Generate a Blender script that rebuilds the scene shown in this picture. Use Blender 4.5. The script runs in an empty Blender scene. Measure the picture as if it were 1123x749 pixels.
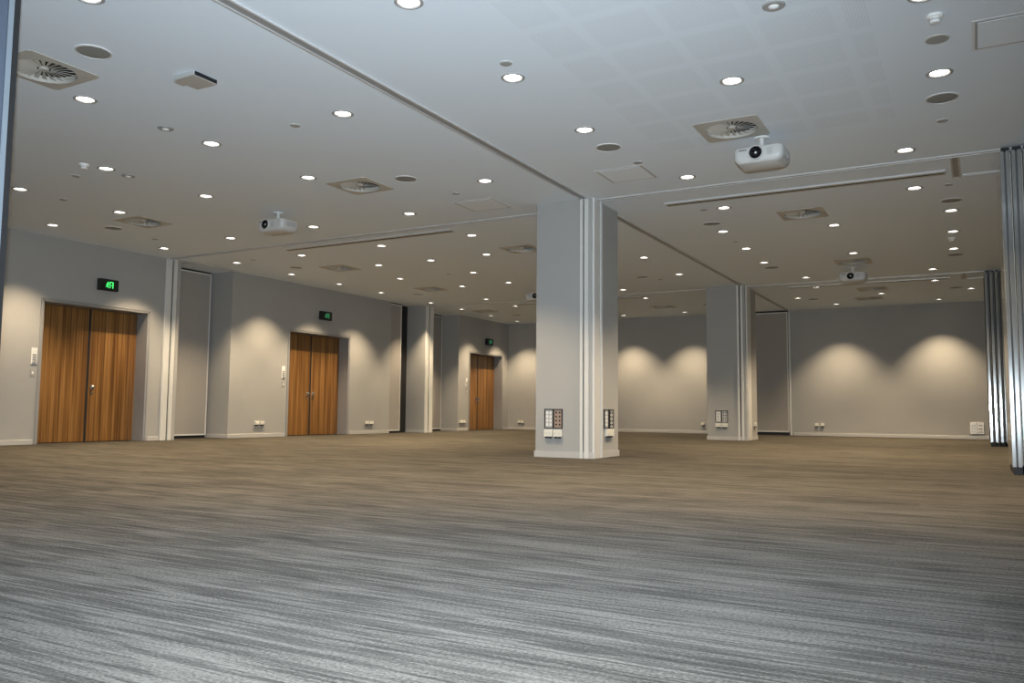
import bpy, bmesh, math, random
from mathutils import Vector, Matrix

random.seed(7)
SC = bpy.context.scene
COL = SC.collection
H = 3.6                      # ceiling height
WX = -13.97                  # plane of the wall with the doors
BY = 24.75                   # plane of the far wall
PI = math.pi

# ------------------------------------------------------------------ materials
def new_mat(name):
    m = bpy.data.materials.new(name)
    m.use_nodes = True
    nt = m.node_tree
    return m, nt, nt.nodes['Principled BSDF']

def plain(name, col, rough=.6, metal=0., noise=0., scale=40., bump=0., emit=0.):
    m, nt, b = new_mat(name)
    b.inputs['Roughness'].default_value = rough
    b.inputs['Metallic'].default_value = metal
    b.inputs['Base Color'].default_value = (*col, 1)
    if emit:
        b.inputs['Emission Color'].default_value = (*col, 1)
        b.inputs['Emission Strength'].default_value = emit
    if noise or bump:
        tc = nt.nodes.new('ShaderNodeTexCoord')
        n = nt.nodes.new('ShaderNodeTexNoise')
        n.inputs['Scale'].default_value = scale
        n.inputs['Detail'].default_value = 4
        nt.links.new(tc.outputs['Object'], n.inputs['Vector'])
        if noise:
            r = nt.nodes.new('ShaderNodeValToRGB')
            r.color_ramp.elements[0].position = .3
            r.color_ramp.elements[1].position = .7
            r.color_ramp.elements[0].color = (*[c * (1 - noise) for c in col], 1)
            r.color_ramp.elements[1].color = (*[min(1, c * (1 + noise)) for c in col], 1)
            nt.links.new(n.outputs['Fac'], r.inputs['Fac'])
            nt.links.new(r.outputs['Color'], b.inputs['Base Color'])
        if bump:
            bp = nt.nodes.new('ShaderNodeBump')
            bp.inputs['Strength'].default_value = bump
            bp.inputs['Distance'].default_value = .002
            nt.links.new(n.outputs['Fac'], bp.inputs['Height'])
            nt.links.new(bp.outputs['Normal'], b.inputs['Normal'])
    return m

def math_node(nt, op, a, b=None, c=None):
    n = nt.nodes.new('ShaderNodeMath')
    n.operation = op
    for i, v in enumerate((a, b, c)):
        if v is None:
            continue
        if isinstance(v, (int, float)):
            n.inputs[i].default_value = v
        else:
            nt.links.new(v, n.inputs[i])
    return n.outputs[0]

def mix_col(nt, fac, a, b, mode='MIX'):
    n = nt.nodes.new('ShaderNodeMix')
    n.data_type = 'RGBA'
    n.blend_type = mode
    for sock, v in ((n.inputs['Factor'], fac), (n.inputs['A'], a), (n.inputs['B'], b)):
        if isinstance(v, (int, float)):
            sock.default_value = v
        elif isinstance(v, tuple):
            sock.default_value = (*v, 1)
        else:
            nt.links.new(v, sock)
    return n.outputs['Result']

def carpet_mat():
    m, nt, b = new_mat('carpet_planks')
    tc = nt.nodes.new('ShaderNodeTexCoord')
    def noise(sx, sy, detail=3, rough=.55):
        mp = nt.nodes.new('ShaderNodeMapping')
        mp.inputs['Scale'].default_value = (sx, sy, 1)
        nt.links.new(tc.outputs['Object'], mp.inputs['Vector'])
        n = nt.nodes.new('ShaderNodeTexNoise')
        n.inputs['Scale'].default_value = 1
        n.inputs['Detail'].default_value = detail
        n.inputs['Roughness'].default_value = rough
        nt.links.new(mp.outputs['Vector'], n.inputs['Vector'])
        return n.outputs['Fac']
    br = nt.nodes.new('ShaderNodeTexBrick')       # 1 m x 25 cm carpet planks laid across the room
    br.inputs['Color1'].default_value = (.0, .0, .0, 1)
    br.inputs['Color2'].default_value = (1, 1, 1, 1)
    br.inputs['Mortar'].default_value = (.4, .4, .4, 1)
    br.inputs['Scale'].default_value = 1
    br.inputs['Mortar Size'].default_value = .0015
    br.inputs['Brick Width'].default_value = 1.0
    br.inputs['Row Height'].default_value = .25
    br.offset = .37
    nt.links.new(tc.outputs['Object'], br.inputs['Vector'])
    s1 = noise(1.5, 32, 3)
    s2 = noise(2.4, 62, 3)
    s3 = noise(.55, 3.2, 2)
    s4 = noise(.9, 9, 2)
    fib = noise(85, 120, 2, .7)
    def step(v, lo, hi):
        n = nt.nodes.new('ShaderNodeMapRange')
        n.interpolation_type = 'SMOOTHSTEP'
        n.inputs['From Min'].default_value = lo
        n.inputs['From Max'].default_value = hi
        nt.links.new(v, n.inputs['Value'])
        return n.outputs['Result']
    # dark yarn streaks, denser in some planks than in others
    dens = math_node(nt, 'MULTIPLY_ADD', br.outputs['Color'], .055, math_node(nt, 'MULTIPLY', s3, .22))
    st1 = step(math_node(nt, 'ADD', s1, dens), .615, .73)
    st2 = step(math_node(nt, 'ADD', s2, dens), .63, .77)
    dark = math_node(nt, 'MAXIMUM', math_node(nt, 'MULTIPLY', st1, .62), math_node(nt, 'MULTIPLY', st2, .85))
    # lighter base with mottled loops
    lite = math_node(nt, 'MULTIPLY_ADD', fib, 1.3, math_node(nt, 'MULTIPLY', s4, .6))
    base = mix_col(nt, step(lite, .65, 1.25), (.027, .0240, .0180), (.078, .0690, .0520))
    col = mix_col(nt, dark, base, (.0125, .0108, .0080))
    nt.links.new(col, b.inputs['Base Color'])
    b.inputs['Roughness'].default_value = .95
    b.inputs['Specular IOR Level'].default_value = .05
    pile = math_node(nt, 'MULTIPLY', math_node(nt, 'SUBTRACT', 1.0, math_node(nt, 'MULTIPLY', dark, .58)), math_node(nt, 'MULTIPLY_ADD', step(lite, .65, 1.25), .075, .060))
    nt.links.new(pile, b.inputs['Sheen Weight'])
    b.inputs['Sheen Roughness'].default_value = .6
    b.inputs['Sheen Tint'].default_value = (1, .955, .915, 1)
    bp = nt.nodes.new('ShaderNodeBump')
    bp.inputs['Strength'].default_value = .5
    bp.inputs['Distance'].default_value = .004
    nt.links.new(fib, bp.inputs['Height'])
    nt.links.new(bp.outputs['Normal'], b.inputs['Normal'])
    return m

def ceiling_mat():
    """White plasterboard; between the joints square fields of small punched holes."""
    m, nt, b = new_mat('perforated_plasterboard')
    tc = nt.nodes.new('ShaderNodeTexCoord')
    sp = nt.nodes.new('ShaderNodeSeparateXYZ')
    nt.links.new(tc.outputs['Object'], sp.inputs[0])
    X, Y = sp.outputs['X'], sp.outputs['Y']
    def cell(v, pitch, off):
        return math_node(nt, 'FRACT', math_node(nt, 'DIVIDE', math_node(nt, 'ADD', v, off), pitch))
    def inside(v, lo, hi):
        return math_node(nt, 'MULTIPLY', math_node(nt, 'GREATER_THAN', v, lo), math_node(nt, 'LESS_THAN', v, hi))
    fx, fy = cell(X, .60, 20.0), cell(Y, .60, 20.27)
    field = math_node(nt, 'MULTIPLY', inside(fx, .08, .92), inside(fy, .10, .90))
    zone = math_node(nt, 'MULTIPLY', inside(X, -3.0, -.6), inside(Y, 1.5, 8.93))
    # round holes on a 20 mm grid
    hx = math_node(nt, 'SUBTRACT', cell(X, .02, 20), .5)
    hy = math_node(nt, 'SUBTRACT', cell(Y, .02, 20), .5)
    d = math_node(nt, 'ADD', math_node(nt, 'MULTIPLY', hx, hx), math_node(nt, 'MULTIPLY', hy, hy))
    hole = math_node(nt, 'LESS_THAN', d, .045)
    f = math_node(nt, 'MULTIPLY', math_node(nt, 'MULTIPLY', field, zone), hole)
    f = math_node(nt, 'MULTIPLY', f, .35)
    col = mix_col(nt, f, (.80, .87, .94), (.25, .25, .25))
    nt.links.new(col, b.inputs['Base Color'])
    b.inputs['Roughness'].default_value = .8
    b.inputs['Specular IOR Level'].default_value = .2
    return m

def wood_mat():
    m, nt, b = new_mat('golden_wood_veneer')
    tc = nt.nodes.new('ShaderNodeTexCoord')
    def noise(sy, sz, detail):
        mp = nt.nodes.new('ShaderNodeMapping')
        mp.inputs['Scale'].default_value = (1, sy, sz)
        nt.links.new(tc.outputs['Object'], mp.inputs['Vector'])
        n = nt.nodes.new('ShaderNodeTexNoise')
        n.inputs['Scale'].default_value = 1
        n.inputs['Detail'].default_value = detail
        nt.links.new(mp.outputs['Vector'], n.inputs['Vector'])
        return n.outputs['Fac']
    v = math_node(nt, 'MULTIPLY_ADD', noise(26, .35, 3), .65, math_node(nt, 'MULTIPLY', noise(70, .8, 2), .35))
    r = nt.nodes.new('ShaderNodeValToRGB')
    e = r.color_ramp.elements
    e[0].position = .36; e[0].color = (.078, .030, .007, 1)
    e[1].position = .66; e[1].color = (.34, .178, .057, 1)
    k = e.new(.5); k.color = (.20, .093, .024, 1)
    nt.links.new(v, r.inputs['Fac'])
    nt.links.new(r.outputs['Color'], b.inputs['Base Color'])
    b.inputs['Roughness'].default_value = .42
    return m

def weave_mat():
    m, nt, b = new_mat('grey_woven_fabric')
    tc = nt.nodes.new('ShaderNodeTexCoord')
    mp = nt.nodes.new('ShaderNodeMapping')
    mp.inputs['Scale'].default_value = (60, 60, 140)
    nt.links.new(tc.outputs['Object'], mp.inputs['Vector'])
    n = nt.nodes.new('ShaderNodeTexNoise')
    n.inputs['Scale'].default_value = 1
    n.inputs['Detail'].default_value = 4
    nt.links.new(mp.outputs['Vector'], n.inputs['Vector'])
    r = nt.nodes.new('ShaderNodeValToRGB')
    e = r.color_ramp.elements
    e[0].position = .3; e[0].color = (.30, .285, .265, 1)
    e[1].position = .7; e[1].color = (.36, .34, .315, 1)
    nt.links.new(n.outputs['Fac'], r.inputs['Fac'])
    nt.links.new(r.outputs['Color'], b.inputs['Base Color'])
    b.inputs['Roughness'].default_value = .95
    return m

M = {
    'wall': plain('grey_wall_paint', (.365, .364, .352), .75, noise=.015, scale=3, bump=.1),
    'gap': plain('dark_grey_recess', (.09, .095, .10), .6, noise=.05, scale=10),
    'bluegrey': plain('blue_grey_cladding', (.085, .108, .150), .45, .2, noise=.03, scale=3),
    'paleblue': plain('pale_blue_edge_trim', (.22, .26, .30), .4, .2, noise=.03, scale=5),
    'skirting': plain('light_grey_gloss_paint', (.47, .465, .45), .4, noise=.02, scale=8),
    'ceiling': ceiling_mat(),
    'carpet': carpet_mat(),
    'wood': wood_mat(),
    'weave': weave_mat(),
    'alu': plain('satin_aluminium', (.40, .41, .41), .12, .6, noise=.03, scale=6),
    'alu_white': plain('white_coated_aluminium', (.72, .72, .70), .35, .15, noise=.02, scale=6),
    'track': plain('pale_track_aluminium', (.62, .62, .61), .4, .3, noise=.03, scale=5),
    'frame': plain('grey_metal_door_frame', (.33, .33, .33), .45, .2, noise=.03, scale=5),
    'steel': plain('brushed_steel', (.6, .58, .55), .28, 1., noise=.05, scale=30),
    'black': plain('black_rubber', (.012, .012, .013), .6, noise=.1, scale=20),
    'dark': plain('dark_cavity', (.02, .02, .02), .9, noise=.1, scale=10),
    'plastic': plain('white_plastic', (.84, .84, .82), .35, noise=.01, scale=20),
    'cream': plain('cream_plastic', (.74, .72, .64), .4, noise=.01, scale=20),
    'cream_panel': plain('cream_vinyl_panel', (.66, .62, .54), .6, noise=.04, scale=20),
    'greyplastic': plain('grey_plastic', (.36, .36, .35), .45, noise=.03, scale=20),
    'vent': plain('off_white_vent_paint', (.52, .50, .45), .5, noise=.03, scale=12),
    'grille': plain('grey_speaker_mesh', (.27, .27, .25), .7, noise=.12, scale=260),
    'hatch': plain('white_hatch_paint', (.84, .90, .95), .55, noise=.01, scale=5),
    'joint': plain('hatch_shadow_joint', (.36, .37, .37), .8, noise=.05, scale=10),
    'white': plain('white_trim_paint', (.74, .74, .73), .4, noise=.01, scale=30),
    'proj': plain('white_projector_shell', (.58, .58, .565), .4, noise=.02, scale=12),
    'glass': plain('dark_lens_glass', (.006, .006, .008), .08),
    'glint': plain('clear_lens_core', (.75, .76, .78), .1),  # bright lens reflection painted as a pale colour
    'lens': plain('lit_diffuser', (1.0, .95, .86), .5, emit=9.),
    'reflector': plain('downlight_reflector', (.6, .58, .54), .3, .6, noise=.02, scale=40),
    'green': plain('green_sign_glow', (.06, .75, .16), .5, emit=1.5),
    'green_dim': plain('dim_green_sign_glow', (.05, .34, .15), .5, emit=.55),
    'signface': plain('black_sign_face', (.008, .014, .010), .35),
    'brown': plain('brown_connector_plate', (.34, .25, .20), .5, noise=.05, scale=60),
    'silver': plain('silver_connector_plate', (.55, .55, .53), .4, .3, noise=.05, scale=60),
}

# ------------------------------------------------------------------ mesh helpers
class MB:
    """Collects shapes and links them as ONE mesh object."""
    def __init__(self):
        self.bm = bmesh.new()
    def box(self, x0, x1, y0, y1, z0, z1):
        v = [self.bm.verts.new((x, y, z)) for x in (x0, x1) for y in (y0, y1) for z in (z0, z1)]
        for f in ((0, 1, 3, 2), (4, 6, 7, 5), (0, 4, 5, 1), (2, 3, 7, 6), (0, 2, 6, 4), (1, 5, 7, 3)):
            self.bm.faces.new([v[i] for i in f])
        return self
    def lathe(self, prof, c=(0, 0, 0), axis='Z', seg=32, cap0=False, cap1=False):
        """profile (radius, height) turned round an axis through c"""
        rings = []
        for r, h in prof:
            ring = []
            for i in range(seg):
                a = 2 * PI * i / seg
                u, w = r * math.cos(a), r * math.sin(a)
                p = {'Z': (u, w, h), 'Y': (u, h, w), 'X': (h, u, w)}[axis]
                ring.append(self.bm.verts.new((c[0] + p[0], c[1] + p[1], c[2] + p[2])))
            rings.append(ring)
        for a, b in zip(rings, rings[1:]):
            for i in range(seg):
                j = (i + 1) % seg
                self.bm.faces.new((a[i], a[j], b[j], b[i]))
        if cap0: self.bm.faces.new(rings[0])
        if cap1: self.bm.faces.new(rings[-1])
        return self
    def poly_prism(self, pts, n0, n1, plane='YZ'):
        """outline pts extruded between n0 and n1 along the plane's normal"""
        def P(p, n): return {'YZ': (n, p[0], p[1]), 'XZ': (p[0], n, p[1]), 'XY': (p[0], p[1], n)}[plane]
        a = [self.bm.verts.new(P(p, n0)) for p in pts]
        b = [self.bm.verts.new(P(p, n1)) for p in pts]
        self.bm.faces.new(a); self.bm.faces.new(b)
        for i in range(len(pts)):
            j = (i + 1) % len(pts)
            self.bm.faces.new((a[i], a[j], b[j], b[i]))
        return self
    def tube(self, path, r, seg=10):
        path = [Vector(p) for p in path]
        rings = []
        for i, p in enumerate(path):
            d = (path[min(i + 1, len(path) - 1)] - path[max(i - 1, 0)]).normalized()
            up = Vector((0, 0, 1)) if abs(d.z) < .9 else Vector((1, 0, 0))
            u = d.cross(up).normalized(); w = d.cross(u)
            rings.append([self.bm.verts.new(p + r * (math.cos(2 * PI * k / seg) * u + math.sin(2 * PI * k / seg) * w)) for k in range(seg)])
        for a, b in zip(rings, rings[1:]):
            for k in range(seg):
                j = (k + 1) % seg
                self.bm.faces.new((a[k], a[j], b[j], b[k]))
        self.bm.faces.new(rings[0]); self.bm.faces.new(rings[-1])
        return self
    def build(self, name, mat, parent=None, bevel=0., smooth=False, segs=2):
        bmesh.ops.recalc_face_normals(self.bm, faces=self.bm.faces)
        if bevel:
            bmesh.ops.bevel(self.bm, geom=list(self.bm.edges), offset=bevel, segments=segs, affect='EDGES', profile=.5)
        me = bpy.data.meshes.new(name)
        self.bm.to_mesh(me); self.bm.free()
        o = bpy.data.objects.new(name, me)
        me.materials.append(M[mat])
        if smooth:
            for p in me.polygons: p.use_smooth = True
        COL.objects.link(o)
        if parent is not None: o.parent = parent
        return o

def tag(o, label, cat, group=None, kind='thing'):
    o['label'] = label
    o['category'] = cat
    if group: o['group'] = group
    if kind != 'thing': o['kind'] = kind
    else: o['kind'] = 'thing'
    return o

def empty(name, loc, rz=0., label=None, cat=None, group=None):
    o = bpy.data.objects.new(name, None)
    o.empty_display_size = .1
    o.location = loc
    o.rotation_euler.z = rz
    COL.objects.link(o)
    if label: tag(o, label, cat, group)
    return o

def copy_tree(o, parent=None):
    c = o.copy(); COL.objects.link(c); c.parent = parent
    for ch in list(o.children): copy_tree(ch, c)
    return c

def structure(o):
    o['kind'] = 'structure'
    return o

# ------------------------------------------------------------------ where the ceiling fittings sit (metres; x across, y along the door wall)
LIGHTS = [(-5.51, 3.54), (-7.41, 4.78), (-3.51, 4.70), (-11.31, 6.43), (-9.36, 6.36), (-7.40, 6.29), (-5.46, 6.25), (-3.51, 6.26),
          (-.23, 6.345), (-1.81, 7.24), (-13.09, 8.00), (-11.29, 7.93), (-9.33, 7.87), (-7.39, 7.83), (-3.51, 7.82), (-.18, 7.91),
          (-5.45, 9.01), (-13.12, 10.16), (-11.27, 10.07), (-9.34, 10.05), (-7.40, 10.03), (-3.09, 10.04), (-.60, 10.12),
          (-13.09, 11.88), (-11.30, 11.86), (-9.33, 11.81), (-7.38, 11.78), (-3.10, 11.83), (-.61, 11.91),
          (-13.11, 13.46), (-10.64, 13.40), (-9.36, 13.43), (-8.05, 13.39), (-3.53, 13.40), (-.22, 13.49), (-1.86, 13.73),
          (-13.11, 15.04), (-11.31, 15.02), (-9.36, 15.03), (-5.49, 15.02), (-3.54, 15.01), (-.23, 15.07), (-1.89, 16.32),
          (-13.11, 16.63), (-10.67, 16.63), (-9.38, 16.61), (-5.50, 17.21), (-3.56, 16.58), (-.25, 16.66),
          (-13.11, 18.83), (-11.34, 18.86), (-7.42, 18.82), (-3.16, 18.84), (-.68, 18.86),
          (-13.13, 20.45), (-11.34, 20.49), (-7.45, 20.47), (-3.18, 20.40), (-.70, 20.49),
          (-13.17, 22.22), (-3.93, 22.17), (-1.95, 22.17), (-.01, 22.19),
          (-13.18, 23.93), (-9.41, 23.91), (-7.46, 23.86), (-3.22, 23.82), (-.74, 23.94)]
VENTS = [  # x, y, label
    (-7.10, 4.18, 'square swirl vent beside the left edge strip, nearest to the camera'),
    (-7.06, 8.46, 'square swirl vent in the near left bay, beside a round speaker'),
    (-2.14, 8.52, 'square swirl vent just above and left of the large white projector'),
    (-11.54, 8.53, 'square swirl vent above the nearest pair of wooden doors'),
    (-11.59, 13.31, 'square swirl vent above the middle pair of wooden doors'),
    (-2.16, 12.72, 'square swirl vent behind the large projector, in the middle right bay'),
    (-11.60, 16.67, 'square swirl vent near the grey wall pier, middle left bay'),
    (-2.00, 17.25, 'square swirl vent right behind the small far projector on the right'),
    (-2.06, 21.25, 'square swirl vent in the far right bay, nearer the partition track'),
    (-2.30, 22.95, 'square swirl vent closest to the far wall, far right bay'),
    (-7.60, 22.37, 'square swirl vent between the two pillars, close to the far wall'),
    (-7.18, 13.20, 'square swirl vent half hidden by the left edge of the large pillar'),
    (-12.75, 21.20, 'square swirl vent above the far left corner near the third doors'),
]
VH = .33
RO, RI, HS = .108, .080, .0745        # downlight trim, opening, hole in the board

# ------------------------------------------------------------------ the room
X0, X1, Y0, Y1 = -14.9, 3.4, -4.0, BY + .2
def build_ceiling():
    holes = [(x - HS, x + HS, y - HS, y + HS) for x, y in LIGHTS] + [(x - .29, x + .29, y - .29, y + .29) for x, y, _ in VENTS]
    xs = sorted({round(v, 4) for h in holes for v in h[:2]} | {X0, X1})
    ys = sorted({round(v, 4) for h in holes for v in h[2:]} | {Y0, Y1})
    bm = bmesh.new()
    grid = {}
    def vert(i, j):
        if (i, j) not in grid: grid[i, j] = bm.verts.new((xs[i], ys[j], H))
        return grid[i, j]
    for i in range(len(xs) - 1):
        cx = (xs[i] + xs[i + 1]) / 2
        hx = [h for h in holes if h[0] < cx < h[1]]
        for j in range(len(ys) - 1):
            cy = (ys[j] + ys[j + 1]) / 2
            if any(h[2] < cy < h[3] for h in hx): continue
            bm.faces.new((vert(i, j), vert(i, j + 1), vert(i + 1, j + 1), vert(i + 1, j)))
    # closed slab above the fittings
    b = [bm.verts.new(p) for p in ((X0, Y0, H + .3), (X1, Y0, H + .3), (X1, Y1, H + .3), (X0, Y1, H + .3))]
    bm.faces.new(b)
    me = bpy.data.meshes.new('ceiling')
    bm.to_mesh(me); bm.free()
    me.materials.append(M['ceiling'])
    o = bpy.data.objects.new('ceiling', me)
    COL.objects.link(o)
    structure(o)
build_ceiling()
structure(MB().box(X0, X1, Y0, Y1, -.1, 0).build('floor', 'carpet'))

T = -14.75                     # back of the door wall
w = MB()
D1, D2, D3 = (8.43, 10.55), (14.32, 16.47), (22.25, 24.36)
DH = 2.49
def span(y0, y1, doors):
    y = y0
    for a, b in doors:
        w.box(T, WX, y, a, 0, H)
        w.box(T, WX, a, b, DH, H)
        y = b
    w.box(T, WX, y, y1, 0, H)
span(Y0, 11.24, [D1])
span(12.59, 18.18, [D2])
span(21.62, BY + .2, [D3])
w.box(T - .1, T, 11.24, 12.59, 0, H)          # backs of the pockets
w.box(T - .1, T, 18.18, 21.62, 0, H)
for a, b in (D1, D2, D3): w.box(T - .1, T, a, b, 0, DH)
structure(w.build('wall_left', 'wall'))
b = MB()
b.box(T, X1, BY, BY + .2, 0, H)
structure(b.build('wall_back', 'wall'))
structure(MB().box(X1, X1 + .15, Y0, Y1, 0, H).build('wall_right', 'wall'))
structure(MB().box(X0, X1, Y0 - .15, Y0, 0, H).build('wall_front', 'wall'))

def skirting(name, boxes):
    m = MB()
    for x0, x1, y0, y1 in boxes:
        m.box(x0, x1, y0, y1, 0, .085)
    return structure(m.build(name, 'skirting', bevel=.004, segs=1))
s = .014
skirting('baseboard_left', [(WX, WX + s, -4, D1[0] - .05), (WX, WX + s, D1[1] + .06, 10.86), (T, WX + s, 12.59 - s, 12.59),
                            (WX, WX + s, 12.59, D2[0] - .05), (WX, WX + s, D2[1] + .06, 18.18),
                            (T, WX + s, 21.62 - s, 21.62), (WX, WX + s, 21.62, D3[0] - .05), (WX, WX + s, D3[1] + .05, BY)])
skirting('baseboard_back', [(WX + s, -5.70, BY - s, BY), (-4.55, X1, BY - s, BY)])

# ------------------------------------------------------------------ doors
def door(n, ya, yb, mid, left_leaf, label):
    root = empty('door_%d' % n, (WX, (ya + yb) / 2, 0))
    tag(root, label, 'door', 'pairs of wooden doors', kind='structure')
    yc = (ya + yb) / 2
    xl = -.30                                     # leaf face, set back in the opening
    f = MB()
    # lining of the opening and a slim architrave
    f.box(-.42, .012, ya - yc - .001, ya - yc + .035, 0, DH)
    f.box(-.42, .012, yb - yc - .035, yb - yc + .001, 0, DH)
    f.box(-.42, .012, ya - yc - .001, yb - yc + .001, DH - .035, DH + .001)
    f.build('door_frame', 'frame', root, bevel=.004, segs=1)
    a = MB()
    a.box(0, .02, ya - yc - .025, ya - yc, 0, DH + .03)
    a.box(0, .02, yb - yc, yb - yc + .025, 0, DH + .03)
    a.box(0, .02, ya - yc, yb - yc, DH, DH + .03)
    a.build('architrave', 'frame', root, bevel=.004, segs=1)
    MB().box(xl - .10, xl - .06, ya - yc + .03, yb - yc - .03, 0, DH - .03).build('door_stop', 'dark', root)  # dark sheet that paints the shade behind the leaf gap
    for s0, s1, side in ((left_leaf - yc, mid - yc - .026, -1), (mid - yc + .026, yb - yc - .04, 1)):
        lf = MB().box(xl - .045, xl, s0, s1, .012, DH - .045).build('door_leaf', 'wood', root, bevel=.003, segs=1)
        hy = (s1 - .07) if side < 0 else (s0 + .07)
        if side < 0 and n == 1: continue
        h = MB()
        h.box(xl - .002, xl + .006, hy - .028, hy + .028, .955, 1.055)
        h.lathe([(.016, .006), (.016, .03), (.026, .036), (.026, .05), (.018, .056), (.0005, .058)], (xl, hy, 1.015), 'X', 20, False, True)
        h.build('door_handle', 'steel', lf)
        k = MB()
        k.lathe([(.020, 0), (.020, .009), (.010, .011), (.010, .014)], (xl, hy, .90), 'X', 20, True, True)
        k.build('lock_escutcheon', 'steel', lf)
    MB().box(xl - .035, xl - .004, mid - yc - .025, mid - yc + .025, .012, DH - .045).build('meeting_seal', 'black', root)  # shade of the gap between the leaves, painted as a black strip
    return root
door(1, D1[0], D1[1], 9.53, D1[0] + .04, 'nearest pair of golden wooden doors, at the left edge')
door(2, D2[0], D2[1], 15.40, D2[0] + .04, 'middle pair of golden wooden doors, between two pairs of low sockets')
door(3, D3[0], D3[1], 23.24, D3[0] + .04, 'farthest and smallest pair of wooden doors, near the back corner')

# ------------------------------------------------------------------ exit signs
def exit_sign(y, z, glow, label):
    root = empty('exit_sign', (WX, y, z), 0, label, 'exit sign', 'green exit signs over the doors')
    MB().box(.02, .11, -.19, .19, -.105, .105).build('housing', 'black', root, bevel=.008)
    MB().box(0, .02, -.07, .07, -.06, .06).build('wall_bracket', 'black', root)
    MB().box(.11, .113, -.175, .175, -.092, .092).build('sign_face', 'signface', root)
    g = MB()
    x0, x1 = .113, .116
    # running figure
    cy, cz = -.045, .048
    g.poly_prism([(cy + .017 * math.cos(2 * PI * i / 14), cz + .017 * math.sin(2 * PI * i / 14)) for i in range(14)], x0, x1)
    def limb(a, b, t):
        a, b = Vector(a), Vector(b)
        n = Vector((-(b - a).y, (b - a).x)).normalized() * t
        g.poly_prism([tuple(a + n), tuple(b + n), tuple(b - n), tuple(a - n)], x0, x1)
    limb((-.048, .030), (-.062, -.022), .014)
    limb((-.062, -.018), (-.035, -.042), .009); limb((-.035, -.040), (-.045, -.072), .008)
    limb((-.064, -.018), (-.085, -.045), .009); limb((-.085, -.043), (-.108, -.048), .008)
    limb((-.046, .026), (-.018, .008), .007); limb((-.050, .026), (-.085, .014), .007); limb((-.085, .014), (-.092, -.008), .006)
    # doorway to the right of it
    limb((.012, -.075), (.012, .060), .010); limb((.092, -.075), (.092, .060), .012); limb((.002, .062), (.104, .062), .008)
    limb((.040, -.010), (.082, -.010), .007)
    for v in g.bm.verts: v.co.y *= .72; v.co.z *= .82
    g.build('pictogram', glow, root)
exit_sign(9.60, 2.885, 'green', 'bright green exit sign above the nearest pair of doors')
exit_sign(15.48, 2.925, 'green_dim', 'green exit sign above the middle pair of doors')
exit_sign(23.37, 2.88, 'green_dim', 'tiny green exit sign above the farthest pair of doors')

# ------------------------------------------------------------------ pillars
def pillar(x0, x1, y0, y1, fa, fb, ra, rb, label, shaft='wall', group='grey square pillars'):
    root = empty('pillar', ((x0 + x1) / 2, (y0 + y1) / 2, 0), 0, label, 'pillar', group)
    ox, oy = root.location.x, root.location.y
    hx, hy = (x1 - x0) / 2, (y1 - y0) / 2
    MB().box(-hx, hx, -hy, hy, 0, H).build('shaft', shaft, root, bevel=.006, segs=1)
    k = MB()
    k.box(-hx - .013, hx + .013, -hy - .013, -hy + .02, 0, .085)
    k.box(-hx - .013, hx + .013, hy - .02, hy + .013, 0, .085)
    k.box(-hx - .013, -hx + .02, -hy + .02, hy - .02, 0, .085)
    k.box(hx - .02, hx + .013, -hy + .02, hy - .02, 0, .085)
    k.build('skirting', 'skirting', root)
    def ribs(name, face, strips, d):
        m = MB(); g = MB()
        for a, b in strips:
            if face == 'F': m.box(a - ox, b - ox, -hy - d, -hy + .01, 0, H - .001)
            if face == 'B': m.box(a - ox, b - ox, hy - .01, hy + d, 0, H - .001)
            if face == 'R': m.box(hx - .01, hx + d, a - oy, b - oy, 0, H - .001)
        m.build(name, 'alu_white', root, bevel=.003, segs=1)
        a, b = strips[0][1], strips[-1][0]
        if len(strips) > 1:
            if face == 'F': g.box(a - ox, b - ox, -hy - .004, -hy + .01, .01, H - .01)
            if face == 'B': g.box(a - ox, b - ox, hy - .01, hy + .004, .01, H - .01)
            if face == 'R': g.box(hx - .01, hx + .004, a - oy, b - oy, .01, H - .01)
            g.build('seal_groove', 'dark', root)
    if fa: ribs('partition_channel', 'F', fa, .03)
    if ra: ribs('partition_channel', 'R', ra, .03)
    if fb: ribs('partition_channel', 'B', fb, .03)
    return root
pillar(-5.43, -4.56, 10.42, 11.36, [(-4.735, -4.692), (-4.672, -4.612)], [(-4.735, -4.692), (-4.672, -4.612)],
       [(10.425, 10.62), (10.66, 10.715)], None, 'large square grey pillar in the middle with pale channels on its front corner')
pillar(-5.52, -4.61, 19.33, 20.40, [(-4.795, -4.745), (-4.715, -4.660)], None,
       [(19.40, 19.75)], None, 'smaller square grey pillar in the distance, right of the large one')
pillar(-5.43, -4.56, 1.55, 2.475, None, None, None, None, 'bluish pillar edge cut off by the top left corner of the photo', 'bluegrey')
# its rear corner profile
o = [p for p in COL.objects if p.name == 'pillar.002'][0]
MB().box(.40, .437, .4625, .492, 0, H - .002).build('corner_channel', 'paleblue', o, bevel=.002, segs=1)
MB().box(.385, .435, .492, .524, 0, H - .002).build('rubber_seal', 'black', o)
# pier standing in the recess of the door wall
pillar(-14.26, -13.60, 19.30, 19.70, None, None, [(19.31, 19.44), (19.50, 19.66)], None,
       'narrow grey wall pier with pale channels between the middle and farthest doors')

# channels on the end of the first stretch of wall
root = empty('wall_channel', (WX, 11.0, 0), 0, 'pale vertical partition channel on the wall right of the nearest doors', 'channel')
m = MB(); m.box(0, .035, -.12, .015, 0, H - .001); m.build('outer_rib', 'alu_white', root, bevel=.003, segs=1)
m = MB(); m.box(0, .035, .055, .135, 0, H - .001); m.build('inner_rib', 'alu_white', root, bevel=.003, segs=1)
m = MB(); m.box(0, .006, .015, .055, .01, H - .01); m.build('seal_groove', 'dark', root)

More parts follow.
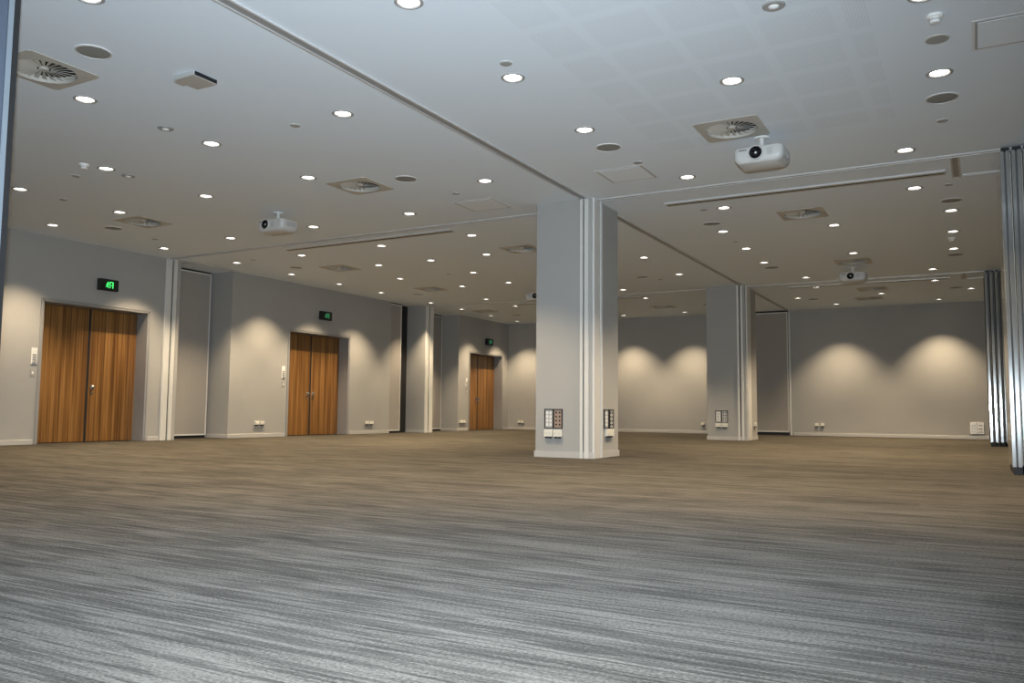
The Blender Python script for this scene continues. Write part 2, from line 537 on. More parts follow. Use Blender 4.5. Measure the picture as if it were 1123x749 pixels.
# ------------------------------------------------------------------ fabric pocket panels in the recesses
def pocket_panel(x, y, L, axis, z0, z1, label):
    """x, y: middle of the visible face; axis Y: runs along the door wall, X: along the far wall"""
    root = empty('pocket_panel', (x, y, 0), 0 if axis == 'Y' else -PI / 2, label, 'wall panel', 'fabric covered panels in the wall recesses')
    h = L / 2
    MB().box(-.06, -.006, -h + .02, h - .02, z0 + .02, z1 - .02).build('fabric_face', 'weave', root)
    f = MB()
    f.box(-.065, .004, h - .025, h, z0, z1)
    f.box(-.065, .004, -h, -h + .025, z0, z1)
    f.box(-.065, .004, -h + .025, h - .025, z1 - .025, z1)
    f.box(-.065, .004, -h + .025, h - .025, z0, z0 + .03)
    f.build('edge_frame', 'alu_white', root)
    MB().box(-.055, -.012, -h + .01, h - .01, 0, z0).build('bottom_seal', 'black', root)
    MB().box(-.055, -.012, -h + .01, h - .01, z1, H - .001).build('top_seal', 'black', root)
    return root
pocket_panel(-14.56, 11.92, 1.20, 'Y', .06, 3.56, 'grey fabric panel in the wall recess right of the nearest doors')
o = pocket_panel(-14.02, 18.47, .52, 'Y', .06, 3.56, 'narrow grey fabric panel left of the wall pier, beyond the middle doors')
pocket_panel(-14.56, 21.00, 1.15, 'Y', .06, 3.56, 'thin sliver of fabric panel between wall pier and farthest doors')
pocket_panel(-5.17, BY - .075, .98, 'X', .09, 3.55, 'grey fabric panel on the far wall just right of the smaller pillar')
MB().box(-.30, -.20, .30, .80, 0, H - .002).build('closing_seal', 'black', [p for p in COL.objects if p.name == 'pocket_panel.001'][0])  # black sheet put in as the shade between panel and pier
root = empty('back_channel', (-4.655, BY, 0), 0, 'pale vertical channel on the far wall at the right of the fabric panel', 'channel')
MB().box(-.005, .035, -.05, 0, 0, H - .001).build('outer_rib', 'alu_white', root, bevel=.003, segs=1)
MB().box(-.03, -.005, -.02, 0, .01, H - .01).build('seal_groove', 'dark', root)

# ------------------------------------------------------------------ ceiling tracks
def track(x0, x1, y0, y1, label, wdt=None):
    """slim flush rail with two pale lips and a dark slot; runs along the longer side"""
    along_x = (x1 - x0) > (y1 - y0)
    root = empty('partition_track', ((x0 + x1) / 2, (y0 + y1) / 2, H), 0, label, 'ceiling track', 'partition tracks in the ceiling')
    hx, hy = (x1 - x0) / 2, (y1 - y0) / 2
    for side in (-1, 1):
        m = MB()
        if along_x: m.box(-hx, hx, side * hy - (.020 if side > 0 else 0), side * hy + (.020 if side < 0 else 0), -.016, .002)
        else: m.box(side * hx - (.020 if side > 0 else 0), side * hx + (.020 if side < 0 else 0), -hy, hy, -.016, .002)
        m.build('rail_lip', 'track', root)
    m = MB()
    if along_x: m.box(-hx, hx, -hy + .020, hy - .020, -.005, .002)
    else: m.box(-hx + .020, hx - .020, -hy, hy, -.005, .002)
    m.build('rail_slot', 'frame', root)
    return root
track(-4.735, -4.615, 2.53, 10.39, 'long ceiling track from the top of the photo to the large pillar')
track(-4.735, -4.625, 11.39, 19.30, 'ceiling track running between the large and the smaller pillar')
track(-4.715, -4.615, 20.41, 24.66, 'short ceiling track from the smaller pillar to the far wall')
track(-13.93, -5.44, 10.86, 10.96, 'ceiling track from the nearest wall recess to the large pillar')
track(-4.52, 1.3, 10.53, 10.63, 'ceiling track from the large pillar to the nearest stack of panels')
track(-13.56, -5.53, 19.52, 19.61, 'ceiling track from the wall pier to the smaller pillar')
track(-4.57, 1.3, 19.52, 19.61, 'ceiling track from the smaller pillar to the far stack of panels')
track(-.05, 1.3, 11.47, 11.55, 'short parallel ceiling track meeting the nearest stack of panels')
track(-.07, 1.3, 20.42, 20.50, 'short parallel ceiling track meeting the far stack of panels')
track(-.165, -.065, 10.64, 11.55, 'stub of track joining the two tracks near the nearest stack')
track(-.185, -.085, 19.62, 20.50, 'tiny stub of track joining the two tracks near the far stack')
track(-13.83, -13.75, 10.97, 12.45, 'short ceiling track along the nearest wall recess')
track(-14.70, -13.84, 11.27, 11.35, 'stub of track above the fabric panel in the nearest recess')

# ceiling-mounted screen cases
def screen_case(x0, x1, y, label):
    root = empty('screen_case', ((x0 + x1) / 2, y, H), 0, label, 'screen case', 'projection screen cases in the ceiling')
    h = (x1 - x0) / 2
    MB().box(-h, h, -.065, .095, -.022, .012).build('case', 'vent', root, bevel=.003, segs=1)
    MB().box(-h + .02, h - .02, .0, .03, -.024, -.020).build('screen_slot', 'dark', root)
    MB().box(-h, h, -.076, -.064, -.024, .002).build('front_lip', 'track', root)
screen_case(-3.77, -.23, 11.23, 'long screen case behind the large projector')
screen_case(-11.13, -7.42, 11.26, 'long screen case behind the left projector')
screen_case(-11.13, -7.42, 20.10, 'distant screen case left of the large pillar')
screen_case(-3.77, -.40, 20.15, 'distant screen case right of the smaller pillar')

# ------------------------------------------------------------------ stacked operable wall panels
def wall_panel(x, y0, y1, t, zt, label, group, edges):
    root = empty('room_divider', (x, (y0 + y1) / 2, 0), 0, label, 'partition panel', group)
    h = (y1 - y0) / 2
    g = .004
    MB().box(g, t - g, -h + .025, h - .025, .10, zt - .03).build('panel_face', 'cream_panel', root)
    for a, b in edges:
        MB().box(a, b, -h, h, .08, zt).build('edge_profile', 'alu', root, bevel=.004, segs=1)
    MB().box(edges[0][1] if len(edges) > 1 else g, edges[-1][0] if len(edges) > 1 else t - g, -h + .012, h - .012, .09, zt - .01).build('edge_recess', 'gap', root)
    MB().box(.012, t - .012, -h + .01, h - .01, 0, .085).build('bottom_seal', 'black', root)
    MB().box(.012, t - .012, -h + .01, h - .01, zt, H - .017).build('top_seal', 'black', root)
    return root
NTH = ['first', 'second', 'third', 'fourth', 'fifth', 'sixth', 'seventh', 'eighth', 'ninth', 'tenth', 'eleventh', 'twelfth']
for i in range(6):
    wall_panel(.322 + i * .108, 10.45, 11.62, .106, 3.545,
               'tall partition panel, %s from the left in the nearest stack at the right edge' % NTH[i], 'panels in the nearest stack', [(0, .040), (.054, .094)])
for i in range(7):
    wall_panel(.232 + i * .092, 19.42, 20.56, .090, 3.555,
               'tall partition panel, %s from the left in the far stack' % NTH[i], 'panels in the far stack', [(.004, .054)])

# ------------------------------------------------------------------ downlights
def bay(x, y):
    d = 'near' if y < 10.7 else 'middle' if y < 19.5 else 'far'
    return d + (' left' if x < -4.65 else ' right')
def rows_of(items):
    """bay -> rows (sorted by distance), each sorted from the left"""
    out = {}
    for it in items: out.setdefault(bay(*it), []).append(it)
    lab = {}
    for k, L in out.items():
        L.sort(key=lambda p: p[1])
        rows = [[L[0]]]
        for p in L[1:]:
            if p[1] - rows[-1][-1][1] > .28: rows.append([p])
            else: rows[-1].append(p)
        for r, row in enumerate(rows):
            row.sort()
            for c, p in enumerate(row):
                lab[p] = (k, r, c, len(rows), len(row))
    return lab
LAB = rows_of(LIGHTS)
def light_label(p):
    k, r, c, nr, nc = LAB[p]
    place = '' if nc == 1 else ('leftmost ' if c == 0 else 'rightmost ' if c == nc - 1 else NTH[c] + ' from left ')
    row = 'only one' if nc == 1 else place + 'one'
    return 'lit downlight, %s ceiling bay, %s row from camera, %s' % (k, NTH[r], row.strip())
WARM = (1.0, .77, .50)
POWER = 590.
lamp = bpy.data.lights.new('downlight_lamp', 'SPOT')
lamp.energy = POWER
lamp.color = WARM
lamp.spot_size = math.radians(92)
lamp.spot_blend = .70
lamp.shadow_soft_size = .045
proto = empty('downlight', (*LIGHTS[0], H), 0, light_label(LIGHTS[0]), 'downlight', 'round downlights in the ceiling')
MB().lathe([(RI, .004), (RI + .002, -.004), (RI + .008, -.008), (RO - .008, -.008), (RO, -.003), (RO, .001)], seg=32).build('trim_ring', 'greyplastic', proto, smooth=True)  # white trim coloured grey: its shade is put into the colour
MB().lathe([(RI, .003), (RI - .003, .012), (RI - .006, .030)], seg=32).build('reflector', 'reflector', proto, smooth=True)
MB().lathe([(.0755, .022), (.070, .012), (.045, .006), (.0005, .004)], seg=32, cap1=True).build('lens', 'lens', proto, smooth=True)
lo = bpy.data.objects.new('lamp', lamp)
COL.objects.link(lo); lo.parent = proto; lo.location = (0, 0, -.004)
for p in LIGHTS[1:]:
    c = copy_tree(proto)
    c.location = (*p, H)
    c['label'] = light_label(p)

# ------------------------------------------------------------------ swirl vents
def make_vent():
    root = empty('swirl_vent', (0, 0, H), 0, VENTS[0][2], 'air vent', 'square swirl air vents in the ceiling')
    bm = bmesh.new()
    n = 64
    R = .265
    inner, inner2, outer, outer2, up = [], [], [], [], []
    for i in range(n):
        a = 2 * PI * (i + .5) / n
        ca, sa = math.cos(a), math.sin(a)
        k = VH / max(abs(ca), abs(sa))
        outer.append(bm.verts.new((k * ca, k * sa, -.004)))
        outer2.append(bm.verts.new((k * ca, k * sa, .0)))
        inner.append(bm.verts.new((R * ca, R * sa, -.008)))
        up.append(bm.verts.new((R * ca, R * sa, .05)))
    for i in range(n):
        j = (i + 1) % n
        bm.faces.new((outer[i], outer[j], inner[j], inner[i]))
        bm.faces.new((outer2[i], outer2[j], outer[j], outer[i]))
        bm.faces.new((inner[i], inner[j], up[j], up[i]))
    m = MB(); m.bm = bm
    m.build('face_plate', 'vent', root)
    bl = MB()
    tau = math.radians(17)
    for k in range(22):
        a = 2 * PI * k / 22
        rad = Vector((math.cos(a), math.sin(a), 0)); t = Vector((-math.sin(a), math.cos(a), 0))
        d = (math.cos(tau) * t + math.sin(tau) * Vector((0, 0, 1)))
        nrm = rad.cross(d) * .0012
        wi, wo = .005, .0245
        c0, c1 = rad * .055 + Vector((0, 0, .018)), rad * (R - .006) + Vector((0, 0, .018))
        q = [c0 - d * wi, c1 - d * wo, c1 + d * wo, c0 + d * wi]
        va = [bl.bm.verts.new(p + nrm) for p in q]; vb = [bl.bm.verts.new(p - nrm) for p in q]
        bl.bm.faces.new(va); bl.bm.faces.new(vb)
        for i in range(4): bl.bm.faces.new((va[i], va[(i + 1) % 4], vb[(i + 1) % 4], vb[i]))
    bl.build('swirl_blades', 'vent', root)
    MB().lathe([(.0005, .004), (.034, .005), (.042, .010), (.042, .034)], seg=32).build('hub', 'vent', root, smooth=False)
    p = MB(); p.box(-.284, .284, -.284, .284, .05, .19)
    p.build('plenum', 'dark', root)
    return root
v0 = make_vent()
for i, (x, y, lab) in enumerate(VENTS):
    c = v0 if i == 0 else copy_tree(v0)
    c.location = (x, y, H)
    c['label'] = lab

# ------------------------------------------------------------------ round speakers, sensors, cover plates
def make_speaker(r):
    root = empty('ceiling_speaker', (0, 0, H), 0, 'x', 'speaker', 'round speakers in the ceiling')
    MB().lathe([(r, .001), (r, -.006), (r - .012, -.009), (r - .014, -.004)], seg=40).build('rim', 'white' if r > .12 else 'vent', root, smooth=False)
    MB().lathe([(r - .013, -.005), (r * .5, -.008), (.0005, -.009)], seg=40, cap1=True).build('mesh_grille', 'grille', root, smooth=True)
    return root
SPK = [(-6.34, 4.14, 'largest round grey ceiling speaker, beside the nearest swirl vent'),
       (-6.30, 8.45, 'round ceiling speaker right of the vent in the near left bay'),
       (-3.51, 8.47, 'round ceiling speaker above the large pillar, next to the square hatch'),
       (-.18, 8.56, 'round dark ceiling speaker at the upper right, below a downlight'),
       (-3.53, 12.74, 'round ceiling speaker right of the large pillar, behind the long track'),
       (-12.38, 8.59, 'round ceiling speaker above the nearest doors, left of a vent'),
       (-.20, 12.83, 'round ceiling speaker left of the nearest stack, above three lit downlights'),
       (-12.37, 12.82, 'round ceiling speaker above the wall left of the middle exit sign'),
       (-12.40, 17.25, 'round ceiling speaker above the far end of the middle wall'),
       (-6.32, 17.17, 'round ceiling speaker close to the right side of the large pillar'),
       (-3.55, 17.20, 'round ceiling speaker above the right side of the smaller pillar'),
       (-.24, 17.28, 'round ceiling speaker left of the nearest stack, below three lit downlights'),
       (-3.60, 22.49, 'round ceiling speaker near the far wall, right of the fabric panel'),
       (-12.36, 22.40, 'round ceiling speaker near the far left corner, beside the last downlights'),
       (-.31, 21.82, 'round ceiling speaker beside the far stack, close to the far wall'),
       (-6.37, 22.45, 'round ceiling speaker touching the left edge of the smaller pillar in view')]
sp0 = make_speaker(.145)
for i, (x, y, lab) in enumerate(SPK):
    c = sp0 if i == 0 else copy_tree(sp0)
    c.location = (x, y, H); c['label'] = lab

def make_plate():
    root = empty('cover_plate', (0, 0, H), 0, 'x', 'ceiling cover plate', 'small round cover plates in the ceiling')
    MB().lathe([(.052, .012), (.052, -.005), (.044, -.010), (.0005, -.011)], seg=24, cap1=True).build('disc', 'greyplastic', root, smooth=False)
    MB().lathe([(.058, .012), (.058, -.003), (.052, -.003)], seg=24).build('rim', 'white', root)
    return root
PLATES = [(-11.31, 7.05, 'small round cover plate near the left edge, between two downlights'),
          (-10.00, 6.38, 'small round cover plate just below a white smoke detector at the left'),
          (-6.13, 6.28, 'small round cover plate left of the downlight in the middle of the near left bay'),
          (-6.12, 9.35, 'small round cover plate above the square hatch left of the long track'),
          (-3.41, 5.96, 'small round cover plate just above a bright downlight at the top centre'),
          (-.20, 9.24, 'small round cover plate below the dark speaker at the upper right'),
          (-.21, 11.91, 'small round cover plate just behind the track stub at the right'),
          (-3.42, 9.16, 'small round cover plate at the corner of the hatch above the large pillar'),
          (-3.39, 11.79, 'small round cover plate left of a downlight behind the right screen case'),
          (-3.54, 14.26, 'small round cover plate between two downlights left of the smaller pillar'),
          (-12.51, 11.77, 'faint round cover plate behind the left projector, above the wall recess'),
          (-9.97, 14.97, 'faint round cover plate among the downlights left of the large pillar'),
          (-12.52, 9.50, 'tiny round cover plate above the doorway corner near the wall channel'),
          (-6.08, 17.68, 'faint round cover plate between the two pillars, beside a speaker')]
pl0 = make_plate()
for i, (x, y, lab) in enumerate(PLATES):
    c = pl0 if i == 0 else copy_tree(pl0)
    c.location = (x, y, H); c['label'] = lab

def make_ring_sensor():
    root = empty('ring_sensor', (0, 0, H), 0, 'x', 'ceiling sensor', 'recessed ring sensors in the ceiling')
    MB().lathe([(.082, .012), (.082, -.006), (.072, -.012), (.040, -.010)], seg=32).build('ring', 'greyplastic', root, smooth=False)
    MB().lathe([(.040, -.009), (.030, -.022), (.0005, -.026)], seg=24, cap1=True).build('dome', 'plastic', root, smooth=True)
    return root
r0 = make_ring_sensor()
RING = [(-1.19, 6.00, 'grey ring shaped sensor with white centre at the top edge of the photo'),
        (-7.42, 5.70, 'small ring shaped sensor in the near left bay, below the flat ceiling box'),
        (-9.39, 6.69, 'faint ring shaped sensor right of a downlight and smoke detector at left')]
for i, (x, y, lab) in enumerate(RING):
    c = r0 if i == 0 else copy_tree(r0)
    c.location = (x, y, H); c['label'] = lab
root = empty('access_disc', (-.17, 7.16, H), 0, 'flat pale grey disc between smoke detector and downlight at the upper right', 'ceiling disc')
MB().lathe([(.088, .012), (.088, -.007), (.078, -.010)], seg=36).build('rim', 'vent', root)
MB().lathe([(.078, -.009), (.0005, -.008)], seg=36, cap1=True).build('disc', 'greyplastic', root)

def make_smoke():
    root = empty('smoke_detector', (0, 0, H), 0, 'x', 'smoke detector', 'white smoke detectors on the ceiling')
    MB().lathe([(.058, .012), (.058, -.016), (.050, -.024), (.0005, -.024)], seg=28).build('base', 'plastic', root, smooth=False)
    MB().lathe([(.038, -.024), (.038, -.050), (.030, -.060), (.0005, -.062)], seg=28, cap1=True).build('sensing_head', 'plastic', root, smooth=False)
    MB().lathe([(.0385, -.034), (.0385, -.042)], seg=28).build('intake_slot', 'greyplastic', root)
    return root
s0 = make_smoke()
SMOKE = [(-.17, 6.72, 'white smoke detector at the top right, above the pale disc'),
         (-9.43, 6.11, 'white smoke detector left of a downlight near the left edge'),
         (-.26, 15.61, 'tiny pale smoke detector between two downlights left of the nearest stack')]
for i, (x, y, lab) in enumerate(SMOKE):
    c = s0 if i == 0 else copy_tree(s0)
    c.location = (x, y, H); c['label'] = lab

# access hatches
def hatch(x0, x1, y0, y1, label):
    root = empty('access_hatch', ((x0 + x1) / 2, (y0 + y1) / 2, H), 0, label, 'access hatch', 'square access hatches in the ceiling')
    hx, hy = (x1 - x0) / 2, (y1 - y0) / 2
    f = MB()
    for a in ((-hx, hx, -hy, -hy + .018), (-hx, hx, hy - .018, hy), (-hx, -hx + .018, -hy + .018, hy - .018), (hx - .018, hx, -hy + .018, hy - .018)):
        f.box(*a, -.004, .001)
    f.build('shadow_frame', 'joint', root)
    MB().box(-hx + .018, hx - .018, -hy + .018, hy - .018, -.007, .001).build('hatch_door', 'hatch', root, bevel=.002, segs=1)
    g = MB()
    e = .022
    for a in ((-hx - e, hx + e, -hy - e, -hy), (-hx - e, hx + e, hy, hy + e), (-hx - e, -hx, -hy, hy), (hx, hx + e, -hy, hy)):
        g.box(*a, -.003, .001)
    g.build('rim', 'white', root)
hatch(-6.43, -5.83, 9.78, 10.36, 'square access hatch left of the large pillar and the long track')
hatch(-4.01, -3.43, 9.28, 9.86, 'square access hatch just above the top of the large pillar')
hatch(.09, .69, 6.98, 7.52, 'faint access hatch cut off by the upper right edge of the photo')

# flat box under the ceiling, near left bay
root = empty('ceiling_box', (-6.02, 4.92, H), 0, 'flat white box with a black slot under the ceiling, near left bay', 'ceiling box')
MB().box(-.135, .125, -.13, .13, -.046, 0).build('housing', 'silver', root, bevel=.008)
MB().box(.118, .129, -.122, .122, -.040, -.006).build('front_slot', 'glass', root)
MB().box(-.235, -.13, -.06, .05, -.022, 0).build('mounting_foot', 'silver', root, bevel=.006)

# ------------------------------------------------------------------ projectors
def projector(x, y, zt, wdt, dep, hgt, lens_dx, label):
    """x, y: middle of the front; zt: top of the body"""
    root = empty('projector', (x, y + dep / 2, H), 0, label, 'projector', 'white projectors hanging from the ceiling')
    z1 = zt - H; z0 = z1 - hgt
    hw, hd = wdt / 2, dep / 2
    # body: rounded plan, sides drawn in towards the bottom
    bm = bmesh.new()
    def ring(z, ins, rad):
        pts = []
        for cx, cy, a0 in ((hw - ins - rad, hd - ins - rad, 0), (-hw + ins + rad, hd - ins - rad, 90), (-hw + ins + rad, -hd + ins * .5 + rad, 180), (hw - ins - rad, -hd + ins * .5 + rad, 270)):
            for k in range(7):
                a = math.radians(a0 + 15 * k)
                pts.append(bm.verts.new((cx + rad * math.cos(a), cy + rad * math.sin(a), z)))
        return pts
    R = [ring(z0, .055, .05), ring(z0 + .012, .030, .06), ring(z0 + .045, .006, .06), ring(z0 + .075, 0, .06), ring(z1 - .02, 0, .06), ring(z1 - .004, .010, .055), ring(z1, .022, .05)]
    for a, b2 in zip(R, R[1:]):
        for i in range(len(a)):
            j = (i + 1) % len(a)
            bm.faces.new((a[i], a[j], b2[j], b2[i]))
    bm.faces.new(R[0]); bm.faces.new(R[-1])
    m = MB(); m.bm = bm
    body = m.build('body', 'proj', root, smooth=True)
    zc = z0 + hgt * .58
    ln = MB()
    ln.lathe([(.080, .01), (.080, -.012), (.072, -.018), (.066, -.014)], (lens_dx, -hd, zc), 'Y', 36)
    ring_o = ln.build('lens_ring', 'proj', root, smooth=False)
    ln = MB()
    ln.lathe([(.067, .0), (.066, -.013), (.052, -.010), (.034, -.002), (.016, -.004), (.0005, -.006)], (lens_dx, -hd, zc), 'Y', 36, cap1=True)
    lg = ln.build('lens', 'glass', root, smooth=False)
    MB().lathe([(.013, -.004), (.010, -.010), (.0005, -.012)], (lens_dx, -hd, zc), 'Y', 16, cap1=True).build('lens_core', 'glint', lg, smooth=True)  # glint in the glass, put in as a pale disc
    # maker's lettering too small to read: two dark dashes
    t = MB()
    xx = -hw + .065
    for wl in (.012, .010, .012, .010, .014):
        t.box(xx, xx + wl, -hd - .002, -hd + .003, z1 - .038, z1 - .026); xx += wl + .005
    t.build('lettering', 'black', body)
    g = MB()
    for k in range(5):
        g.box(lens_dx + .115, lens_dx + .17, -hd - .002, -hd + .004, zc - .035 + k * .016, zc - .029 + k * .016)
    g.build('front_grille', 'greyplastic', body)
    sv = MB()
    for k in range(7):
        sv.box(hw - .004, hw + .002, -hd + .10 + k * .026, -hd + .112 + k * .026, z0 + .07, z1 - .04)
    sv.build('side_grille', 'greyplastic', body)
    p = MB()
    p.lathe([(.024, z1 + .012), (.024, -.012)], seg=20)
    p.build('drop_pole', 'alu_white', root, smooth=True)
    MB().lathe([(.0005, -.014), (.070, -.014), (.078, -.008), (.078, .001)], seg=28).build('ceiling_flange', 'plastic', root)
    a = MB()
    a.box(-.09, .09, -.09, .09, z1 + .002, z1 + .014)
    for sx in (-1, 1):
        a.box(sx * .085 - .012, sx * .085 + .012, -.13, .13, z1 - .002, z1 + .012)
    a.build('mount_plate', 'plastic', root)
    return root
projector(-1.925, 8.73, 3.455, .52, .42, .172, -.02, 'large white projector with black lens, nearest on the right')
projector(-9.15, 8.90, 3.47, .52, .35, .175, -.08, 'white projector hanging in the near left bay')
projector(-2.09, 17.75, 3.475, .52, .36, .175, -.03, 'small distant white projector in the middle right bay')
projector(-9.12, 17.40, 3.45, .52, .36, .175, .02, 'tiny projector half hidden behind the left edge of the large pillar')

# ------------------------------------------------------------------ wall plates, sockets
def wall_frame(px, py, side):
    """rotation that turns local -Y (outwards) to the given wall normal"""
    return {'-Y': 0, '+X': PI / 2}[side]
def socket_box(x, y, z, side, label, wd=.10, ht=.075, group='white socket boxes low on the walls', dep=.04, marks=True):
    root = empty('wall_socket', (x, y, z), wall_frame(x, y, side), label, 'socket', group)
    MB().box(-wd / 2, wd / 2, -dep, 0, -ht / 2, ht / 2).build('faceplate', 'cream', root, bevel=.005)
    o = MB()
    for sx in (-1, 1):
        o.box(sx * wd * .22 - .009, sx * wd * .22 + .009, -dep - .002, -dep + .002, -.012, .006)
    o.build('outlet', 'silver', root)
    d = MB()
    for sx in (-1, 1):
        d.box(sx * wd * .22 - .017, sx * wd * .22 + .017, -dep + .004, -.004, -ht / 2 - .022, -ht / 2 + .001)
    d.build('cable_gland', 'black', root)  # black blocks painted in as the shadow under the socket
    return root
def pair(x, y, z, side, gap, a, b, **k):
    dx, dy = (gap / 2, 0) if side == '-Y' else (0, gap / 2)
    socket_box(x - dx, y - dy, z, side, a, **k); socket_box(x + dx, y + dy, z, side, b, **k)
pair(WX, 13.47, .32, '+X', .16, 'left one of the two sockets on the wall left of the middle doors', 'right one of the two sockets on the wall left of the middle doors', wd=.115)
pair(WX, 17.32, .29, '+X', .18, 'left one of the two sockets right of the middle doors', 'right one of the two sockets right of the middle doors', wd=.125)
pair(WX, 21.88, .275, '+X', .19, 'left one of the two sockets beside the farthest doors', 'right one of the two sockets beside the farthest doors', wd=.14)
pair(-13.44, BY, .26, '-Y', .13, 'left one of the two sockets on the far wall left of the large pillar', 'right one of the two sockets on the far wall left of the large pillar')
socket_box(-7.20, BY, .29, '-Y', 'single socket on the far wall touching the left edge of the smaller pillar')
pair(-3.86, BY, .315, '-Y', .14, 'left one of two sockets on the far wall right of the fabric panel', 'right one of two sockets on the far wall right of the fabric panel')
def big_plate(x, y, z, label, marks):
    root = empty('power_plate', (x, y, z), 0, label, 'socket', 'tall white power plates beside the far stack')
    MB().box(-.075, .075, -.025, 0, -.15, .15).build('faceplate', 'plastic', root, bevel=.004)
    for k in range(3):
        m = MB()
        if marks:
            m.box(-.045, .045, -.030, -.022, .06 - k * .085, .085 - k * .085)
        else:
            m.box(-.042, -.012, -.029, -.022, .04 - k * .07, .085 - k * .07); m.box(.012, .042, -.029, -.022, .04 - k * .07, .085 - k * .07)
        m.build('outlet', 'greyplastic' if marks else 'silver', root)
big_plate(-.07, BY, .285, 'left one of two tall white power plates left of the far stack', False)
big_plate(.09, BY, .285, 'right one of two tall white power plates left of the far stack', True)

# pillar connection panels
def av_panel(x, y, z, side, wd, ht, mat, kind, label):
    root = empty('connection_panel', (x, y, z), wall_frame(x, y, side), label, 'connection panel', 'black framed connection panels on the pillars')
    f = MB(); e = .012
    f.box(-wd / 2, wd / 2, -.018, 0, ht / 2 - e, ht / 2); f.box(-wd / 2, wd / 2, -.018, 0, -ht / 2, -ht / 2 + e)
    f.box(-wd / 2, -wd / 2 + e, -.018, 0, -ht / 2 + e, ht / 2 - e); f.box(wd / 2 - e, wd / 2, -.018, 0, -ht / 2 + e, ht / 2 - e)
    f.build('panel_frame', 'black', root)
    MB().box(-wd / 2 + e, wd / 2 - e, -.010, 0, -ht / 2 + e, ht / 2 - e).build('plate', mat, root)
    if kind == 'switch':
        for r in range(4):
            for c in (-1, 1):
                MB().box(c * wd * .19 - wd * .12, c * wd * .19 + wd * .12, -.015, -.009, ht * (.30 - .2 * r) - ht * .07, ht * (.30 - .2 * r) + ht * .07).build('module', 'plastic', root, bevel=.002, segs=1)
    else:
        for r in range(4):
            for c in (-1, 1):
                MB().lathe([(.0125, -.006), (.0125, -.014), (.009, -.016), (.0005, -.012)], (c * wd * .19, 0, ht * (.31 - .205 * r)), 'Y', 14, cap1=True).build('connector', 'black', root)
av_panel(-5.212, 10.42, .535, '-Y', .138, .27, 'silver', 'switch', 'left one with pale modules in the black framed panel pair, large pillar front')
av_panel(-5.074, 10.42, .535, '-Y', .138, .27, 'brown', 'jack', 'right one with dark connectors in the black framed panel pair, large pillar front')
av_panel(-4.56, 10.89, .535, '+X', .145, .27, 'silver', 'switch', 'left of two narrow looking black framed panels, large pillar right side')
av_panel(-4.56, 11.08, .535, '+X', .145, .27, 'silver', 'jack', 'right of two narrow looking black framed panels, large pillar right side')
av_panel(-5.255, 19.33, .545, '-Y', .145, .28, 'silver', 'switch', 'left one of the black framed panels, smaller pillar front')
av_panel(-5.110, 19.33, .545, '-Y', .145, .28, 'silver', 'jack', 'right one of the black framed panels, smaller pillar front')
g = 'cream socket boxes low on the pillars'
pair(-5.143, 10.42, .335, '-Y', .142, 'left cream socket box under the panels on the large pillar front', 'right cream socket box under the panels on the large pillar front', wd=.125, ht=.10, group=g)
socket_box(-4.56, 10.985, .345, '+X', 'cream socket box under the panels on the right side of the large pillar', wd=.25, ht=.10, group=g)
pair(-5.18, 19.33, .345, '-Y', .148, 'left cream socket box under the panels on the smaller pillar front', 'right cream socket box under the panels on the smaller pillar front', wd=.135, ht=.09, group=g)
socket_box(-4.61, 20.10, .36, '+X', 'cream socket box on the right side of the smaller pillar', wd=.14, ht=.09, group=g)

# switches by the doors
def control(y, z, label, wd=.10):
    root = empty('wall_control', (WX, y, z), 0, label, 'wall control', 'control panels left of the doors')
    MB().box(0, .014, -wd / 2, wd / 2, -.14, .14).build('backplate', 'plastic', root, bevel=.003, segs=1)
    MB().box(.013, .020, -wd / 2 + .012, wd / 2 - .012, .06, .13).build('screen', 'plastic', root)
    for k in range(4):
        MB().box(.013, .020, -wd / 2 + .014, wd / 2 - .014, -.125 + k * .042, -.095 + k * .042).build('button', 'greyplastic', root)
def switch(y, z, label, mat='greyplastic'):
    root = empty('light_switch', (WX, y, z), 0, label, 'light switch', 'small switches left of the doors')
    MB().box(0, .010, -.038, .038, -.058, .058).build('faceplate', mat, root, bevel=.003, segs=1)
    MB().box(.009, .016, -.014, .014, -.022, .022).build('rocker', 'plastic', root)
control(8.335, 1.50, 'tall white control panel with grey buttons left of the nearest doors')
switch(8.32, 1.215, 'small greenish grey switch under the control panel left of the nearest doors')
control(14.17, 1.48, 'tall white control panel with grey buttons left of the middle doors')
switch(14.18, 1.20, 'small grey switch under the control panel left of the middle doors')
control(22.08, 1.50, 'tiny control panel left of the farthest doors')
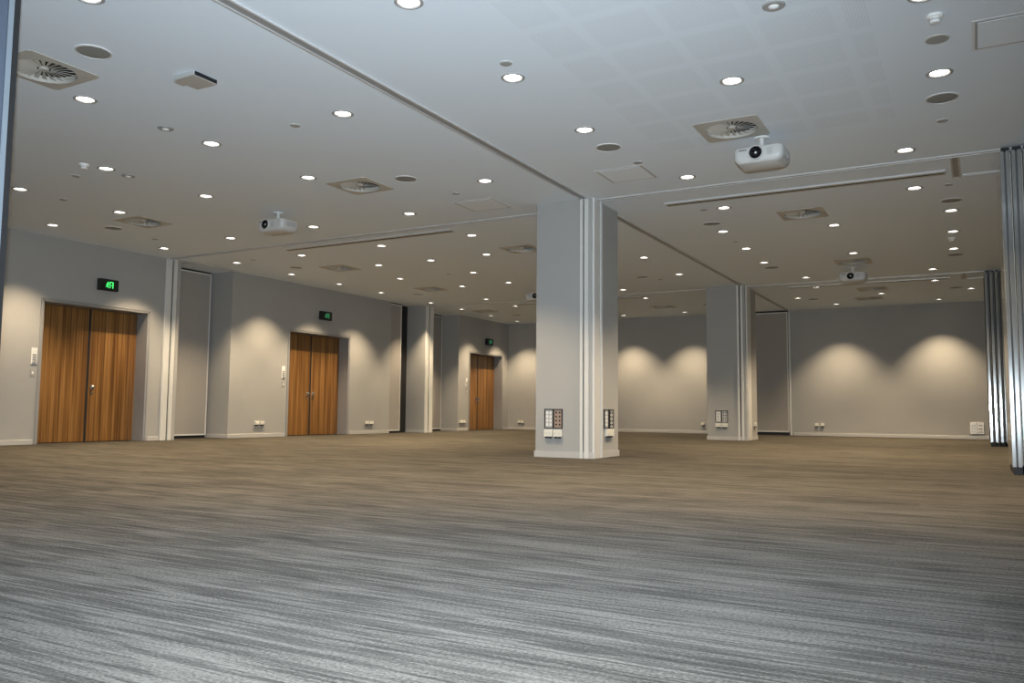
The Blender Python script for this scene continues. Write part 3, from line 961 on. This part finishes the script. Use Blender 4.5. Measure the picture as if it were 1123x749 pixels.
switch(22.09, 1.22, 'tiny grey switch under the control panel left of the farthest doors')

# ------------------------------------------------------------------ camera, the photographer's flash, dim ambience
cam = bpy.data.cameras.new('camera')
co = bpy.data.objects.new('camera', cam)
COL.objects.link(co)
yaw, tilt, roll = math.radians(-29.18285), math.radians(4.75927), math.radians(.48039)
fw = Vector((math.sin(yaw) * math.cos(tilt), math.cos(yaw) * math.cos(tilt), math.sin(tilt)))
rt = Vector((math.cos(yaw), -math.sin(yaw), 0))
up = rt.cross(fw)
r2 = math.cos(roll) * rt + math.sin(roll) * up
u2 = -math.sin(roll) * rt + math.cos(roll) * up
mat = Matrix((r2, u2, -fw)).transposed().to_4x4()
mat.translation = (0, 0, .6422)
co.matrix_world = mat
cam.sensor_fit = 'HORIZONTAL'
cam.sensor_width = 36.0
cam.lens = 909.448 / 1123 * 36
cam.clip_start = .05
SC.camera = co

fl = bpy.data.lights.new('camera_flash', 'SPOT')
fl.energy = 3000
fl.color = (.80, .91, 1.0)
fl.spot_size = math.radians(116)
fl.spot_blend = 1.0
fl.shadow_soft_size = .03
fo = bpy.data.objects.new('camera_flash', fl)
COL.objects.link(fo)
fo.location = (.02, -.02, .78)
faz, fel = math.radians(-36), math.radians(5)
d = Vector((math.sin(faz) * math.cos(fel), math.cos(faz) * math.cos(fel), math.sin(fel)))
fo.rotation_euler = d.to_track_quat('-Z', 'Y').to_euler()
fo.scale = (1, .70, 1)          # the wide, low beam of a flash head

wd = bpy.data.worlds.new('world')
SC.world = wd
wd.use_nodes = True
wd.node_tree.nodes['Background'].inputs['Color'].default_value = (.5, .5, .5, 1)
wd.node_tree.nodes['Background'].inputs['Strength'].default_value = .05

SC.view_settings.view_transform = 'Standard'
SC.view_settings.look = 'None'
SC.view_settings.gamma = 1
SC.view_settings.exposure = 0
SC.view_settings.use_curve_mapping = False
SC.cycles.max_bounces = 8
SC.cycles.diffuse_bounces = 5
SC.cycles.sample_clamp_indirect = 4
SC.cycles.use_denoising = True
SC.cycles.use_light_tree = True
